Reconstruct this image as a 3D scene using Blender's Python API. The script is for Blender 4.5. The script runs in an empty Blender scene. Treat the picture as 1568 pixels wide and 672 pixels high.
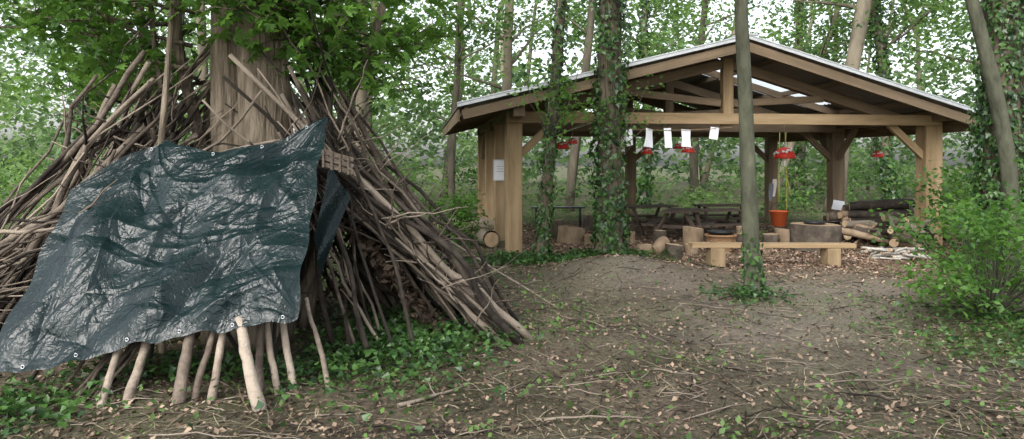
import bpy, bmesh, math, random
import numpy as np
from mathutils import Vector, Matrix, noise
random.seed(7); rng=np.random.default_rng(11)
S=bpy.context.scene
# ------------------------------------------------------------------ helpers
def link(o,parent=None):
    S.collection.objects.link(o)
    if parent: o.parent=parent
    return o
def empty(name,loc=(0,0,0)):
    e=bpy.data.objects.new(name,None); e.empty_display_size=.2; S.collection.objects.link(e); return e
def nmat(name):
    m=bpy.data.materials.new(name); m.use_nodes=True
    nt=m.node_tree; nt.nodes.clear()
    out=nt.nodes.new('ShaderNodeOutputMaterial')
    return m,nt,out
def N(nt,t,**k):
    n=nt.nodes.new(t)
    for a,b in k.items():
        if a in n.inputs: n.inputs[a].default_value=b
        else: setattr(n,a,b)
    return n
def ramp(nt,stops):
    r=nt.nodes.new('ShaderNodeValToRGB'); e=r.color_ramp.elements
    while len(e)<len(stops): e.new(.5)
    for i,(p,c) in enumerate(stops):
        e[i].position=p; e[i].color=(*c,1)
    return r
def surf(name,stops,scale=4,stretch=(1,1,1),rough=.85,bump=.3,bdist=.01,detail=8,tint=0,spec=.3,bscale=None,metal=0):
    m,nt,out=nmat(name); L=nt.links.new
    tc=N(nt,'ShaderNodeTexCoord'); mp=N(nt,'ShaderNodeMapping'); mp.inputs['Scale'].default_value=stretch
    L(tc.outputs['Object'],mp.inputs['Vector'])
    no=N(nt,'ShaderNodeTexNoise',Scale=scale,Detail=detail,Roughness=.65); L(mp.outputs[0],no.inputs['Vector'])
    r=ramp(nt,stops)
    if tint:
        at=N(nt,'ShaderNodeAttribute',attribute_name='tint')
        ma=N(nt,'ShaderNodeMath',operation='MULTIPLY_ADD'); L(at.outputs['Fac'],ma.inputs[0]); ma.inputs[1].default_value=tint; L(no.outputs['Fac'],ma.inputs[2])
        mb=N(nt,'ShaderNodeMath',operation='SUBTRACT'); L(ma.outputs[0],mb.inputs[0]); mb.inputs[1].default_value=tint/2
        L(mb.outputs[0],r.inputs[0])
    else: L(no.outputs['Fac'],r.inputs[0])
    b=N(nt,'ShaderNodeBsdfPrincipled',Roughness=rough,Metallic=metal); b.inputs['Specular IOR Level'].default_value=spec
    L(r.outputs[0],b.inputs['Base Color'])
    n2=N(nt,'ShaderNodeTexNoise',Scale=bscale or scale*3,Detail=6); L(mp.outputs[0],n2.inputs['Vector'])
    bp=N(nt,'ShaderNodeBump',Strength=bump,Distance=bdist); L(n2.outputs['Fac'],bp.inputs['Height']); L(bp.outputs[0],b.inputs['Normal'])
    L(b.outputs[0],out.inputs[0]); return m
def leafmat(name,dark,light,trans=.4,rough=.45,clump=.35,spec=.35):
    m,nt,out=nmat(name); L=nt.links.new
    at=N(nt,'ShaderNodeAttribute',attribute_name='tint')
    tc=N(nt,'ShaderNodeTexCoord'); no=N(nt,'ShaderNodeTexNoise',Scale=clump,Detail=3); L(tc.outputs['Object'],no.inputs['Vector'])
    ad=N(nt,'ShaderNodeMath',operation='MULTIPLY_ADD'); L(no.outputs['Fac'],ad.inputs[0]); ad.inputs[1].default_value=1.0
    s2=N(nt,'ShaderNodeMath',operation='MULTIPLY_ADD'); L(at.outputs['Fac'],s2.inputs[0]); s2.inputs[1].default_value=.7; s2.inputs[2].default_value=-.35
    L(s2.outputs[0],ad.inputs[2])
    r=ramp(nt,[(.2,dark),(.8,light)]); L(ad.outputs[0],r.inputs[0])
    b=N(nt,'ShaderNodeBsdfPrincipled',Roughness=rough); b.inputs['Specular IOR Level'].default_value=spec
    L(r.outputs[0],b.inputs['Base Color'])
    t=N(nt,'ShaderNodeBsdfTranslucent'); hs=N(nt,'ShaderNodeHueSaturation',Hue=.485,Saturation=1.05,Value=1.8); L(r.outputs[0],hs.inputs['Color']); L(hs.outputs[0],t.inputs['Color'])
    mx=N(nt,'ShaderNodeMixShader'); mx.inputs[0].default_value=trans
    L(b.outputs[0],mx.inputs[1]); L(t.outputs[0],mx.inputs[2]); L(mx.outputs[0],out.inputs[0]); return m
def npmesh(name,V,F,mat,tint=None,parent=None,smooth=False):
    me=bpy.data.meshes.new(name); V=np.ascontiguousarray(V,dtype=np.float32).reshape(-1,3); k=F.shape[1]
    me.vertices.add(len(V)); me.vertices.foreach_set('co',V.ravel())
    me.loops.add(F.size); me.loops.foreach_set('vertex_index',F.astype(np.int32).ravel())
    me.polygons.add(len(F)); me.polygons.foreach_set('loop_start',(np.arange(len(F))*k).astype(np.int32))
    me.update(calc_edges=True); 
    if tint is not None:
        a=me.attributes.new('tint','FLOAT','POINT'); a.data.foreach_set('value',np.asarray(tint,dtype=np.float32))
    if smooth: me.polygons.foreach_set('use_smooth',np.ones(len(F),dtype=bool))
    me.materials.append(mat); me.validate()
    return link(bpy.data.objects.new(name,me),parent)
def frames(nrm,tan=None):
    n=nrm/np.linalg.norm(nrm,axis=1,keepdims=True)
    if tan is None: tan=rng.normal(size=n.shape)
    t=tan-(tan*n).sum(1,keepdims=True)*n; t/=np.linalg.norm(t,axis=1,keepdims=True)+1e-9
    b=np.cross(n,t); return np.stack([t,b,n],axis=2)
def scatter(name,T,pos,R,s,mat,parent=None,tint=None):
    tv,tf=T; n=len(pos); m=len(tv)
    V=pos[:,None,:]+np.einsum('nij,mj->nmi',R,tv)*np.asarray(s)[:,None,None]
    F=(tf[None]+(np.arange(n)*m)[:,None,None]).reshape(-1,tf.shape[1])
    if tint is None: tint=rng.random(n)
    return npmesh(name,V,F,mat,np.repeat(tint,m),parent)
LEAF=(np.array([(0,0,0),(.45,.3,.07),(1,0,-.05),(.45,-.3,.07)]),np.array([(0,1,2),(0,2,3)]))
def palmate(n=5,w=.15):
    v=[];f=[]
    for i in range(n):
        a=(i-(n-1)/2)*math.radians(38); L=1-.12*abs(i-(n-1)/2)
        c,s=math.cos(a),math.sin(a)
        o=len(v); pts=[(0,0,0),(.6*L,w*1.2,.05),(L,0,-.12),(.6*L,-w*1.2,.05)]
        v+=[(x*c-y*s,x*s+y*c,z) for x,y,z in pts]; f+=[(o,o+1,o+2),(o,o+2,o+3)]
    return np.array(v),np.array(f)
PALM=palmate(); 
IVY=(np.array([(0,0,0),(.15,.45,.05),(.5,.25,.03),(1,0,-.08),(.5,-.25,.03),(.15,-.45,.05)]),np.array([(0,1,2),(0,2,3),(0,3,4),(0,4,5)]))
DEADL=(np.array([(0,0,0.02),(.45,.3,.16),(1,0,.05),(.45,-.3,.1)]),np.array([(0,1,2),(0,2,3)]))
BLADE=(np.array([(0,-.009,0),(0,.009,0),(.35,.045,.04),(.35,.027,.04),(.7,.035,.045),(.7,.02,.045),(1,-.03,0),(1,-.036,0)]),np.array([(0,1,2),(0,2,3),(3,2,4),(3,4,5),(5,4,6),(5,6,7)]))
def upn(n,spread): 
    a=rng.normal(size=(n,3))*spread; a[:,2]=1+a[:,2]*.5; return a
class TB:
    def __init__(s): s.v=[];s.f=[];s.t=[]
    def tube(s,pts,rad,sides=8,cap=True,tint=None,squash=1,flute=0):
        pts=[Vector(p) for p in pts]; n=len(pts); o=len(s.v)
        if tint is None: tint=random.random()
        if not hasattr(rad,'__len__'): rad=[rad]*n
        up=Vector((0,0,1)) if abs((pts[-1]-pts[0]).normalized().z)<.8 else Vector((1,0,0))
        for i,p in enumerate(pts):
            d=(pts[min(i+1,n-1)]-pts[max(i-1,0)]).normalized()
            a=d.cross(up).normalized(); b=a.cross(d).normalized()
            for j in range(sides):
                an=2*math.pi*j/sides; rr=rad[i]
                if flute: rr*=1+flute*noise.noise(Vector((math.cos(an)*1.8+p.x*3,math.sin(an)*1.8,p.z*.7)))+flute*.5*noise.noise(Vector((math.cos(an)*5,math.sin(an)*5+p.y,p.z*1.6)))
                q=p+(a*math.cos(an)+b*math.sin(an)*squash)*rr
                s.v.append(tuple(q)); s.t.append(tint)
        s.ring(o,n,sides,cap)
    def ring(s,o,n,sides,cap):
        for i in range(n-1):
            for j in range(sides):
                k=(j+1)%sides; s.f.append((o+i*sides+j,o+i*sides+k,o+(i+1)*sides+k,o+(i+1)*sides+j))
        if cap:
            s.f.append(tuple(o+j for j in range(sides))[::-1]); s.f.append(tuple(o+(n-1)*sides+j for j in range(sides)))
    def lathe(s,c,prof,sides=24,tint=.5):
        o=len(s.v)
        for r,z in prof:
            for j in range(sides):
                a=2*math.pi*j/sides; s.v.append((c[0]+max(r,.001)*math.cos(a),c[1]+max(r,.001)*math.sin(a),c[2]+z)); s.t.append(tint)
        s.ring(o,len(prof),sides,False)
    def box(s,c,d,rz=0,tint=None):
        o=len(s.v); 
        if tint is None: tint=random.random()
        ca,sa=math.cos(rz),math.sin(rz)
        for dx in(-.5,.5):
            for dy in(-.5,.5):
                for dz in(-.5,.5):
                    x,y=dx*d[0],dy*d[1]; s.v.append((c[0]+x*ca-y*sa,c[1]+x*sa+y*ca,c[2]+dz*d[2])); s.t.append(tint)
        for f in((0,1,3,2),(4,6,7,5),(0,4,5,1),(2,3,7,6),(0,2,6,4),(1,5,7,3)): s.f.append(tuple(o+i for i in f))
    def obj(s,name,mat,parent=None,smooth=True):
        me=bpy.data.meshes.new(name); me.from_pydata(s.v,[],s.f); 
        a=me.attributes.new('tint','FLOAT','POINT'); a.data.foreach_set('value',np.array(s.t,dtype=np.float32))
        if smooth:
            for p in me.polygons: p.use_smooth=len(p.vertices)==4
        me.materials.append(mat); return link(bpy.data.objects.new(name,me),parent)
def wob(p0,p1,n=8,amp=.04,sag=0):
    p0=Vector(p0);p1=Vector(p1); L=(p1-p0).length; sd=Vector((random.uniform(-99,99),random.uniform(-99,99),0)); out=[]
    for i in range(n):
        t=i/(n-1); q=p0.lerp(p1,t); w=noise.noise_vector(sd+Vector((t*2.2,0,0)))*amp*L*.6 + noise.noise_vector(sd+Vector((t*7,5,0)))*amp*L*.22
        k=min(1,t*3+.1)*min(1,(1-t)*3+.3); q=q+w*k; q.z-=sag*math.sin(math.pi*t); out.append(q)
    return out
def beam(p0,p1,w,h,name,mat,parent):
    p0=Vector(p0);p1=Vector(p1); d=(p1-p0); L=d.length; x=d.normalized()
    ref=Vector((0,0,1)) if abs(x.z)<.95 else BV
    y=ref.cross(x).normalized(); z=x.cross(y)
    bm=bmesh.new(); bmesh.ops.create_cube(bm,size=1)
    for v in bm.verts: v.co=Vector((v.co.x*L,v.co.y*w,v.co.z*h))
    bmesh.ops.bevel(bm,geom=list(bm.edges),offset=min(w,h)*.05,segments=1,affect='EDGES')
    me=bpy.data.meshes.new(name); bm.to_mesh(me); bm.free(); me.materials.append(mat)
    o=link(bpy.data.objects.new(name,me),parent)
    M=Matrix((x,y,z)).transposed().to_4x4(); M.translation=(p0+p1)/2; o.matrix_world=M; return o
# ------------------------------------------------------------------ materials
M_bark=surf('bark',[(.3,(.03,.024,.017)),(.5,(.11,.088,.062)),(.75,(.24,.2,.15))],scale=16,stretch=(1,1,.14),bump=1,bdist=.04,tint=.2,bscale=30)
M_barkg=surf('bark_grey_green',[(.25,(.03,.032,.02)),(.55,(.08,.083,.055)),(.8,(.17,.17,.12))],scale=7,stretch=(1,1,.4),bump=.9,bdist=.02,tint=.2)
M_barkbg=surf('bark_far',[(.25,(.045,.04,.028)),(.7,(.17,.145,.105))],scale=3,stretch=(1,1,.3),bump=.4,tint=.5)
M_pole=surf('dead_branch',[(.15,(.016,.012,.009)),(.5,(.072,.057,.044)),(.9,(.215,.178,.14))],scale=7,bump=.8,bdist=.012,tint=1.1,bscale=40)
M_stick=surf('barkless_stick',[(.2,(.07,.054,.042)),(.5,(.17,.136,.107)),(.8,(.31,.26,.21))],scale=8,bump=.9,bdist=.012,tint=.6,bscale=35)
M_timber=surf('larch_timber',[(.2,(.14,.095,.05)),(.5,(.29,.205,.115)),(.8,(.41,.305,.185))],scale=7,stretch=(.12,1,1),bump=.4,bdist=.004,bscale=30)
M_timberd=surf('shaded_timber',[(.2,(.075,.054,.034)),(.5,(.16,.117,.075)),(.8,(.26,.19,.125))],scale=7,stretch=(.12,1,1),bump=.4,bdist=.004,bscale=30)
M_plank=surf('sawn_plank',[(.2,(.18,.125,.07)),(.8,(.42,.32,.195))],scale=6,stretch=(.2,1,1),bump=.3,bdist=.004,tint=.3)
M_endgrain=surf('log_end_grain',[(.2,(.26,.17,.1)),(.8,(.5,.38,.25))],scale=12,bump=.4,bdist=.004,tint=.3)
M_stump=surf('stump_bark',[(.2,(.11,.075,.048)),(.5,(.23,.167,.11)),(.8,(.36,.28,.195))],scale=6,stretch=(1,1,.4),bump=.7,bdist=.015,bscale=25)
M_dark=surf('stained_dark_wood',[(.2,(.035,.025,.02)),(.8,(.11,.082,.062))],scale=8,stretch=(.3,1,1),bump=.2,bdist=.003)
M_black=surf('black_metal',[(.2,(.012,.012,.012)),(.8,(.03,.03,.032))],scale=8,rough=.4,bump=.05,bdist=.002)
M_roofmetal=surf('galvanised_sheet',[(.2,(.42,.44,.46)),(.8,(.6,.62,.63))],scale=3,rough=.4,bump=.05,bdist=.003,metal=.2)
M_roofunder=surf('roof_sheet',[(.2,(.12,.115,.11)),(.8,(.22,.21,.2))],scale=2,rough=.6,bump=.05,bdist=.003)
M_paper=surf('paper',[(.2,(.72,.74,.78)),(.8,(.82,.83,.86))],scale=3,bump=.1,bdist=.003)
M_red=surf('red_paint',[(.2,(.6,.03,.02)),(.8,(.7,.06,.04))],scale=5,rough=.45,bump=.05,bdist=.002)
M_white=surf('white_paint',[(.2,(.7,.68,.62)),(.8,(.8,.79,.75))],scale=5,bump=.05,bdist=.002)
M_orange=surf('orange_plastic',[(.2,(.72,.13,.045)),(.8,(.82,.19,.07))],scale=5,rough=.35,bump=.03,bdist=.002)
M_yellow=surf('yellow_rope',[(.2,(.42,.38,.08)),(.8,(.55,.52,.14))],scale=60,bump=.4,bdist=.003)
M_blue=surf('grey_cloth',[(.2,(.1,.11,.14)),(.8,(.25,.27,.32))],scale=20,bump=.4,bdist=.003)
M_wicker=surf('wicker',[(.2,(.2,.11,.055)),(.8,(.45,.29,.17))],scale=50,bump=.6,bdist=.004,tint=.5)
M_birch=surf('pale_bark',[(.3,(.15,.13,.11)),(.6,(.42,.4,.36))],scale=14,bump=.4,bdist=.005,tint=.3)
M_leafN=leafmat('chestnut_leaf',(.04,.1,.02),(.13,.26,.05),.5,clump=1.2)
M_leafB=leafmat('woodland_leaf',(.03,.075,.022),(.145,.255,.068),.5,clump=.35)
M_leafF=leafmat('far_leaf',(.032,.07,.03),(.165,.265,.095),.5,clump=.13)
M_ivy=leafmat('ivy_leaf',(.015,.047,.014),(.065,.14,.033),.25,rough=.35,clump=2,spec=.4)
M_shrub=leafmat('elder_leaf',(.035,.095,.02),(.115,.24,.045),.45,clump=1.5)
M_grasslf=leafmat('ground_plant',(.04,.085,.02),(.12,.21,.055),.3,clump=.9)
M_dead=surf('dead_leaf',[(.2,(.05,.034,.023)),(.5,(.135,.092,.064)),(.85,(.29,.215,.155))],scale=3,bump=.1,tint=.9,detail=2)
M_straw=surf('dead_grass',[(.2,(.12,.095,.055)),(.5,(.235,.195,.12)),(.85,(.37,.325,.21))],scale=3,bump=.1,tint=.9,detail=2)
M_chip=surf('wood_chip',[(.2,(.09,.055,.038)),(.5,(.235,.15,.105)),(.85,(.42,.31,.23))],scale=3,bump=.1,tint=.9,detail=2)
# ------------------------------------------------------------------ ground
def gh(x,y):
    x=np.asarray(x,float);y=np.asarray(y,float)
    h=.36*np.exp(-(((x-1.45)/1.1)**2+((y-10.2)/1.0)**2))
    h+=.03*np.sin(x*1.3+1)*np.sin(y*1.1)+.018*np.sin(x*3.1+y*1.7)+.012*np.sin(y*4.3-x*2.2)
    inside=np.exp(-(((x-4)/5.5)**4+((y-16)/4.5)**4)); h=h*(1-.75*inside)
    return h
fx=np.arange(-11,13.01,.07); fy=np.arange(2.5,24.01,.07)
xs=np.concatenate([-np.geomspace(300,11.5,26),fx,np.geomspace(13.5,300,26)]); ys=np.concatenate([[-60,-20,-8,-2,0.5,1.7],fy,np.geomspace(24.5,400,32)])
X,Y=np.meshgrid(xs,ys); Z=gh(X,Y)
nz=np.array([noise.fractal(Vector((a*3,b*3,0)),1,2.2,4) for a,b in zip(X.ravel(),Y.ravel())]).reshape(Z.shape)
near=(np.abs(X)<14)&(Y<25)&(Y>1); Z=Z+nz*.022*near
GV=np.stack([X,Y,Z],-1).reshape(-1,3); nx=len(xs); ny=len(ys)
ii,jj=np.meshgrid(np.arange(ny-1),np.arange(nx-1),indexing='ij'); a=ii*nx+jj
GF=np.stack([a,a+1,a+nx+1,a+nx],-1).reshape(-1,4)
m,nt,out=nmat('woodland_floor'); L=nt.links.new
tc=N(nt,'ShaderNodeTexCoord')
n1=N(nt,'ShaderNodeTexNoise',Scale=.7,Detail=5); n2=N(nt,'ShaderNodeTexNoise',Scale=28,Detail=8,Roughness=.75); vo=N(nt,'ShaderNodeTexVoronoi',Scale=38)
for n_ in(n1,n2,vo): L(tc.outputs['Object'],n_.inputs['Vector'])
c1=ramp(nt,[(.25,(.03,.023,.017)),(.5,(.11,.088,.067)),(.75,(.24,.2,.16))]); L(n2.outputs['Fac'],c1.inputs[0])
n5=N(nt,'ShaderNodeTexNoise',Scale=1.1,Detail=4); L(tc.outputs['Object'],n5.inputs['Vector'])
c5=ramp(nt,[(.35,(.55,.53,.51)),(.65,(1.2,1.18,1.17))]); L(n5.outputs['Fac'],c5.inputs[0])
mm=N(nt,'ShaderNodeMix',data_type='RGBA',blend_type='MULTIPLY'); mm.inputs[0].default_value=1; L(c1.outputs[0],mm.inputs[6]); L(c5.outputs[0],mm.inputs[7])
cp=ramp(nt,[(.25,(.09,.075,.06)),(.5,(.21,.18,.15)),(.75,(.34,.3,.26))]); L(n2.outputs['Fac'],cp.inputs[0])
ap=N(nt,'ShaderNodeAttribute',attribute_name='path'); mp_=N(nt,'ShaderNodeMix',data_type='RGBA'); L(ap.outputs['Fac'],mp_.inputs[0]); L(mm.outputs[2],mp_.inputs[6]); L(cp.outputs[0],mp_.inputs[7])
c2=ramp(nt,[(.2,(.06,.038,.027)),(.5,(.165,.11,.078)),(.8,(.31,.22,.16))]); L(vo.outputs['Color'],c2.inputs[0])
az=N(nt,'ShaderNodeAttribute',attribute_name='chips'); mx=N(nt,'ShaderNodeMix',data_type='RGBA'); L(az.outputs['Fac'],mx.inputs[0]); L(mp_.outputs[2],mx.inputs[6]); L(c2.outputs[0],mx.inputs[7])
cg=ramp(nt,[(.3,(.03,.045,.016)),(.7,(.1,.135,.05))]); L(n2.outputs['Fac'],cg.inputs[0])
ag=N(nt,'ShaderNodeAttribute',attribute_name='green'); mg=N(nt,'ShaderNodeMath',operation='MULTIPLY'); L(ag.outputs['Fac'],mg.inputs[0])
rg=ramp(nt,[(.4,(0,0,0)),(.62,(1,1,1))]); L(n1.outputs['Fac'],rg.inputs[0]); ad=N(nt,'ShaderNodeMath',operation='ADD',use_clamp=True); L(rg.outputs[0],ad.inputs[0]); ad.inputs[1].default_value=.2; L(ad.outputs[0],mg.inputs[1])
m2=N(nt,'ShaderNodeMix',data_type='RGBA'); L(mg.outputs[0],m2.inputs[0]); L(mx.outputs[2],m2.inputs[6]); L(cg.outputs[0],m2.inputs[7])
b=N(nt,'ShaderNodeBsdfPrincipled',Roughness=.95); b.inputs['Specular IOR Level'].default_value=.15; L(m2.outputs[2],b.inputs['Base Color'])
bp=N(nt,'ShaderNodeBump',Strength=.9,Distance=.03); L(n2.outputs['Fac'],bp.inputs['Height']); L(bp.outputs[0],b.inputs['Normal']); L(b.outputs[0],out.inputs[0])
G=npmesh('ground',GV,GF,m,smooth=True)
def chipmask(x,y):
    return np.clip(1.6*np.exp(-(((x-4.9)/4.6)**4+((y-15.2)/4.2)**4)),0,1)
def pathmask(x,y):
    cx=np.interp(y,[3,5,7,9,11,12.5],[2.2,2.3,2.6,3.9,4.6,4.2]); return np.clip(.75*np.exp(-((x-cx)/(.5+.1*y))**2)*np.clip((y-4.5)/3,0,1)*np.clip((13-y)/2,0,1)+.5*np.exp(-(((x-1.5)/1)**2+((y-9.6)/.9)**2)),0,.85)
def greenmask(x,y):
    g=np.clip((y-15)/6,0,.9)*(1-chipmask(x,y)); g=np.maximum(g,np.clip((-x-.6)/2,0,.8)*np.clip((y-7)/2,0,1))
    g=np.maximum(g,.75*np.exp(-(((x+1.0)/.9)**2+((y-6.5)/1.2)**2))); g=np.maximum(g,.9*np.exp(-(((x-4.8)/1.7)**2+((y-6.4)/2.4)**2)))
    g=np.maximum(g,.6*np.exp(-(((x-.6)/1.6)**2+((y-11.8)/.8)**2))); g=np.maximum(g,.6*np.exp(-(((x+3.3)/.7)**2+((y-4.4)/1)**2)))
    g=np.maximum(g,.6*np.exp(-(((x-.4)/.9)**2+((y-7.4)/1.1)**2))); g=np.maximum(g,.65*np.exp(-(((x-3.4)/1.0)**2+((y-8.4)/.8)**2))); g=np.maximum(g,.5*np.exp(-(((x-3.1)/.9)**2+((y-5.2)/.8)**2)))
    return np.maximum(g,.30)*(1-.5*pathmask(x,y))
for nm,fn in(('chips',chipmask),('green',greenmask),('path',pathmask)):
    a_=G.data.attributes.new(nm,'FLOAT','POINT'); a_.data.foreach_set('value',np.clip(fn(GV[:,0],GV[:,1]),0,1).astype(np.float32))
def gpos(n,y0,y1,xr=.8,extra=1.0,p=1.0):
    y=y0+(y1-y0)*rng.random(n)**p; x=(rng.random(n)*2-1)*(y*xr+extra); return x,y
def onground(x,y,dz=.01): return np.stack([x,y,gh(x,y)+dz],-1)
x,y=gpos(42000,3.4,15,p=1.35); k=rng.random(len(x))>np.maximum(.6*chipmask(x,y),.6*pathmask(x,y)); x,y=x[k],y[k]
scatter('leaf_litter',DEADL,onground(x,y,.012),frames(upn(len(x),.5)),rng.uniform(.015,.055,len(x))*rng.choice([.7,1,1.15],len(x)),M_dead)
x,y=gpos(17000,3.4,14,p=1.3); k=(x>-1.4)|(y<4.8); k&=rng.random(len(x))>chipmask(x,y); k&=rng.random(len(x))<.15+.75*np.clip(.35+np.sin(x*1.9+y)*np.sin(y*2.7-x*.7)+.3*np.sin(x*5+y*3),0,1); x,y=x[k],y[k]
scatter('dead_grass',BLADE,onground(x,y,.014),frames(upn(len(x),.14)),.05+.27*rng.random(len(x))**1.8,M_straw)
CH=(np.array([(-.5,-.18,0),(.5,-.14,0),(.5,.16,.08),(-.5,.15,.05)]),np.array([(0,1,2),(0,2,3)]))
x=rng.uniform(0,10,34000);y=rng.uniform(10,21,34000); k=rng.random(34000)<chipmask(x,y); x,y=x[k],y[k]
scatter('wood_chips',CH,onground(x,y,.012),frames(upn(len(x),.4)),rng.uniform(.03,.08,len(x)),M_chip)
tb=TB()
xx,yy=gpos(3600,3.5,14,p=1.3)
for x,y in zip(xx,yy):
    if chipmask(x,y)>.6: continue
    L_=random.choice([.08,.12,.2,.3,.5]) *random.uniform(.6,1.3); an=random.uniform(0,6.28); x2,y2=x+L_*math.cos(an),y+L_*math.sin(an)
    r=random.uniform(.002,.006)
    tb.tube(wob((x,y,float(gh(x,y))+.012),(x2,y2,float(gh(x2,y2))+random.uniform(.01,.05)),5,.12),[r,r,r*.9,r*.7,r*.4],4)
for (x,y,x2,y2,r) in[(-.75,4.9,-.35,5.25,.016),(.2,4.6,.9,4.75,.008),(-.6,4.35,.2,4.5,.007),(2.1,5.3,3.0,5.5,.008),(1.85,8.3,2.5,8.05,.012),(-.9,4.5,-.1,4.38,.009),(2.6,11.1,3.1,10.9,.02)]:
    tb.tube(wob((x,y,float(gh(x,y))+.02),(x2,y2,float(gh(x2,y2))+.03),8,.1),[r*(1-.08*i) for i in range(8)],6)
tb.obj('fallen_twigs',M_pole)
x,y=gpos(95000,3.4,24,p=1.15); g=greenmask(x,y); cl=np.sin(x*2.1+np.sin(y*1.7)*2)*np.sin(y*2.3+np.sin(x*1.3)*2)+.4*np.sin(x*7+y*2)*np.sin(y*6-x*3)
k=rng.random(len(x))<np.clip(g*1.25-.22+.26*cl,0.012,1)*(1-chipmask(x,y)); x,y=x[k],y[k]
p=onground(x,y,.02); p[:,2]+=rng.random(len(x))**2*.1
scatter('ground_plants',LEAF,p,frames(upn(len(x),.75)),rng.uniform(.022,.065,len(x)),M_grasslf)
def ivyblob(name,cx,cy,rx,ry,n,h=.12,s=(.035,.07)):
    x=cx+rng.normal(size=n)*rx*.55;y=cy+rng.normal(size=n)*ry*.55; p=onground(x,y,.02); p[:,2]+=rng.random(n)*h
    return scatter(name,IVY,p,frames(upn(n,.6)),rng.uniform(*s,n),M_ivy)
ivyblob('ivy_ground_cover',-.95,6.4,.75,1.2,3200,.15); ivyblob('ivy_ground_cover',-3.3,4.6,.6,.5,900,.13); ivyblob('ivy_ground_cover',-2.3,5.6,1.1,.4,900,.12)
ivyblob('ivy_ground_cover',.35,11.9,1.2,.5,1500,.1,(.05,.09)); ivyblob('ivy_ground_cover',1.6,12.2,.7,.4,1000,.15,(.05,.09)); ivyblob('ivy_ground_cover',2.8,8.8,.45,.3,350,.1)
ivyblob('ivy_ground_cover',5.1,6.5,1.2,1.6,1800,.1)
# ------------------------------------------------------------------ pavilion
th=math.radians(7.2); AV=Vector((math.cos(th),math.sin(th),0)); BV=Vector((-math.sin(th),math.cos(th),0)); O=Vector((.03,13.4,0))
W=lambda s,b,z:O+AV*s+BV*b+Vector((0,0,z))
PAV=empty('timber_pavilion'); WD=8.1; D=6.5; RS=4.0; RZ=3.8; EL,ER=-1.0,8.55; ZL,ZR=2.56,2.46
def rz(s): return RZ+(ZL-RZ)*(RS-s)/(RS-EL) if s<RS else RZ+(ZR-RZ)*(s-RS)/(ER-RS)
pb=-.02
def post(s,b,w=.27,top=2.42,mat=M_timber): 
    return beam(W(s,b,pb),W(s,b,top),w,w,'post',mat,PAV)
post(0,0,.28); post(WD,0,.34)
for b in(2.2,4.3): post(0,b,.24)
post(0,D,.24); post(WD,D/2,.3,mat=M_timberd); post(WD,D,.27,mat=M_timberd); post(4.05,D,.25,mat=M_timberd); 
for b0,b1 in((1.0,1.35),(2.95,3.3)): beam(W(0,(b0+b1)/2,.3),W(0,(b0+b1)/2,2.4),.04,.3,'side_board',M_plank,PAV)
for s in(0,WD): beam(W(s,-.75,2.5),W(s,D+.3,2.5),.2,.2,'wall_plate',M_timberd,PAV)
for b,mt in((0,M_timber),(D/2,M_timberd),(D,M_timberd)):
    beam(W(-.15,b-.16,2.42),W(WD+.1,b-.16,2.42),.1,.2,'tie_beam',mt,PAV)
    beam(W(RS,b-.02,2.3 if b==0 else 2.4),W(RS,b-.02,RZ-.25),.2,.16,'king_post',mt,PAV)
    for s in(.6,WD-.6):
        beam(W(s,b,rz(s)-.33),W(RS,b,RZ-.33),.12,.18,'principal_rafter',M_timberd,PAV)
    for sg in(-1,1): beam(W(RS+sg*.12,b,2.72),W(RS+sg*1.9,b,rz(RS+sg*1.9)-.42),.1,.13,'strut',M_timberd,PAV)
for b in(-.85,.9,1.9,4.4,5.4,D+.4):
    f=(b==-.85); w_=.07 if f else .06; h_=.16 if f else .14; dz=.15 if f else .14
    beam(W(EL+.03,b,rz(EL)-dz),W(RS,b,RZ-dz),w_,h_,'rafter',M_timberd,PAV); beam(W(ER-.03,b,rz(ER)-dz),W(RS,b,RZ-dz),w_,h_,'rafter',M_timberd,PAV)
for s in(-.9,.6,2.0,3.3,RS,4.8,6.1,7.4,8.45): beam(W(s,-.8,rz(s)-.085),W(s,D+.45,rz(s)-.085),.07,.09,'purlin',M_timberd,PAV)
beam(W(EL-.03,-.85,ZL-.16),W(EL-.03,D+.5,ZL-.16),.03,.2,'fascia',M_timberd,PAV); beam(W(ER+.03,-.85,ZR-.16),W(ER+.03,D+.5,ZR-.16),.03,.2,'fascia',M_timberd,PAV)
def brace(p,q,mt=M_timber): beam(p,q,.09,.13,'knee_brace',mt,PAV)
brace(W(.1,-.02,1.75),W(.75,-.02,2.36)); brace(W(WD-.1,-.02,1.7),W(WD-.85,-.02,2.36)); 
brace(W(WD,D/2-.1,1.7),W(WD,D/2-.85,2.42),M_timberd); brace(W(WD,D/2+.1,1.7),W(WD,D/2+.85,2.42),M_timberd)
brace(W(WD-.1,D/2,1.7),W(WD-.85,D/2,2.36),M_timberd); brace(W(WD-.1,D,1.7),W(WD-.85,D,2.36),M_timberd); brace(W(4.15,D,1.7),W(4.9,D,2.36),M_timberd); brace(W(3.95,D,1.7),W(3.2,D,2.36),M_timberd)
brace(W(0,.1,1.75),W(0,.8,2.4)); brace(W(0,D-.1,1.75),W(0,D-.8,2.4),M_timberd)
def slope(name,s0,s1,b0,b1,mat,off=0):
    nb=int((b1-b0)/.025)+1; ns=max(2,int(abs(s1-s0)/.35)+1); ss=np.linspace(s0,s1,ns); bb=np.linspace(b0,b1,nb); V=[];F=[]
    for i in range(ns):
        for j in range(nb): V.append(W(ss[i],bb[j],rz(ss[i])+.012*math.sin(bb[j]*2*math.pi/.15)+off))
    for i in range(ns-1):
        for j in range(nb-1):
            a=i*nb+j; F.append((a,a+1,a+nb+1,a+nb))
    return npmesh(name,np.array([tuple(v) for v in V]),np.array(F),mat,parent=PAV,smooth=True)
B0,B1=-.92,D+.55
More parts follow.
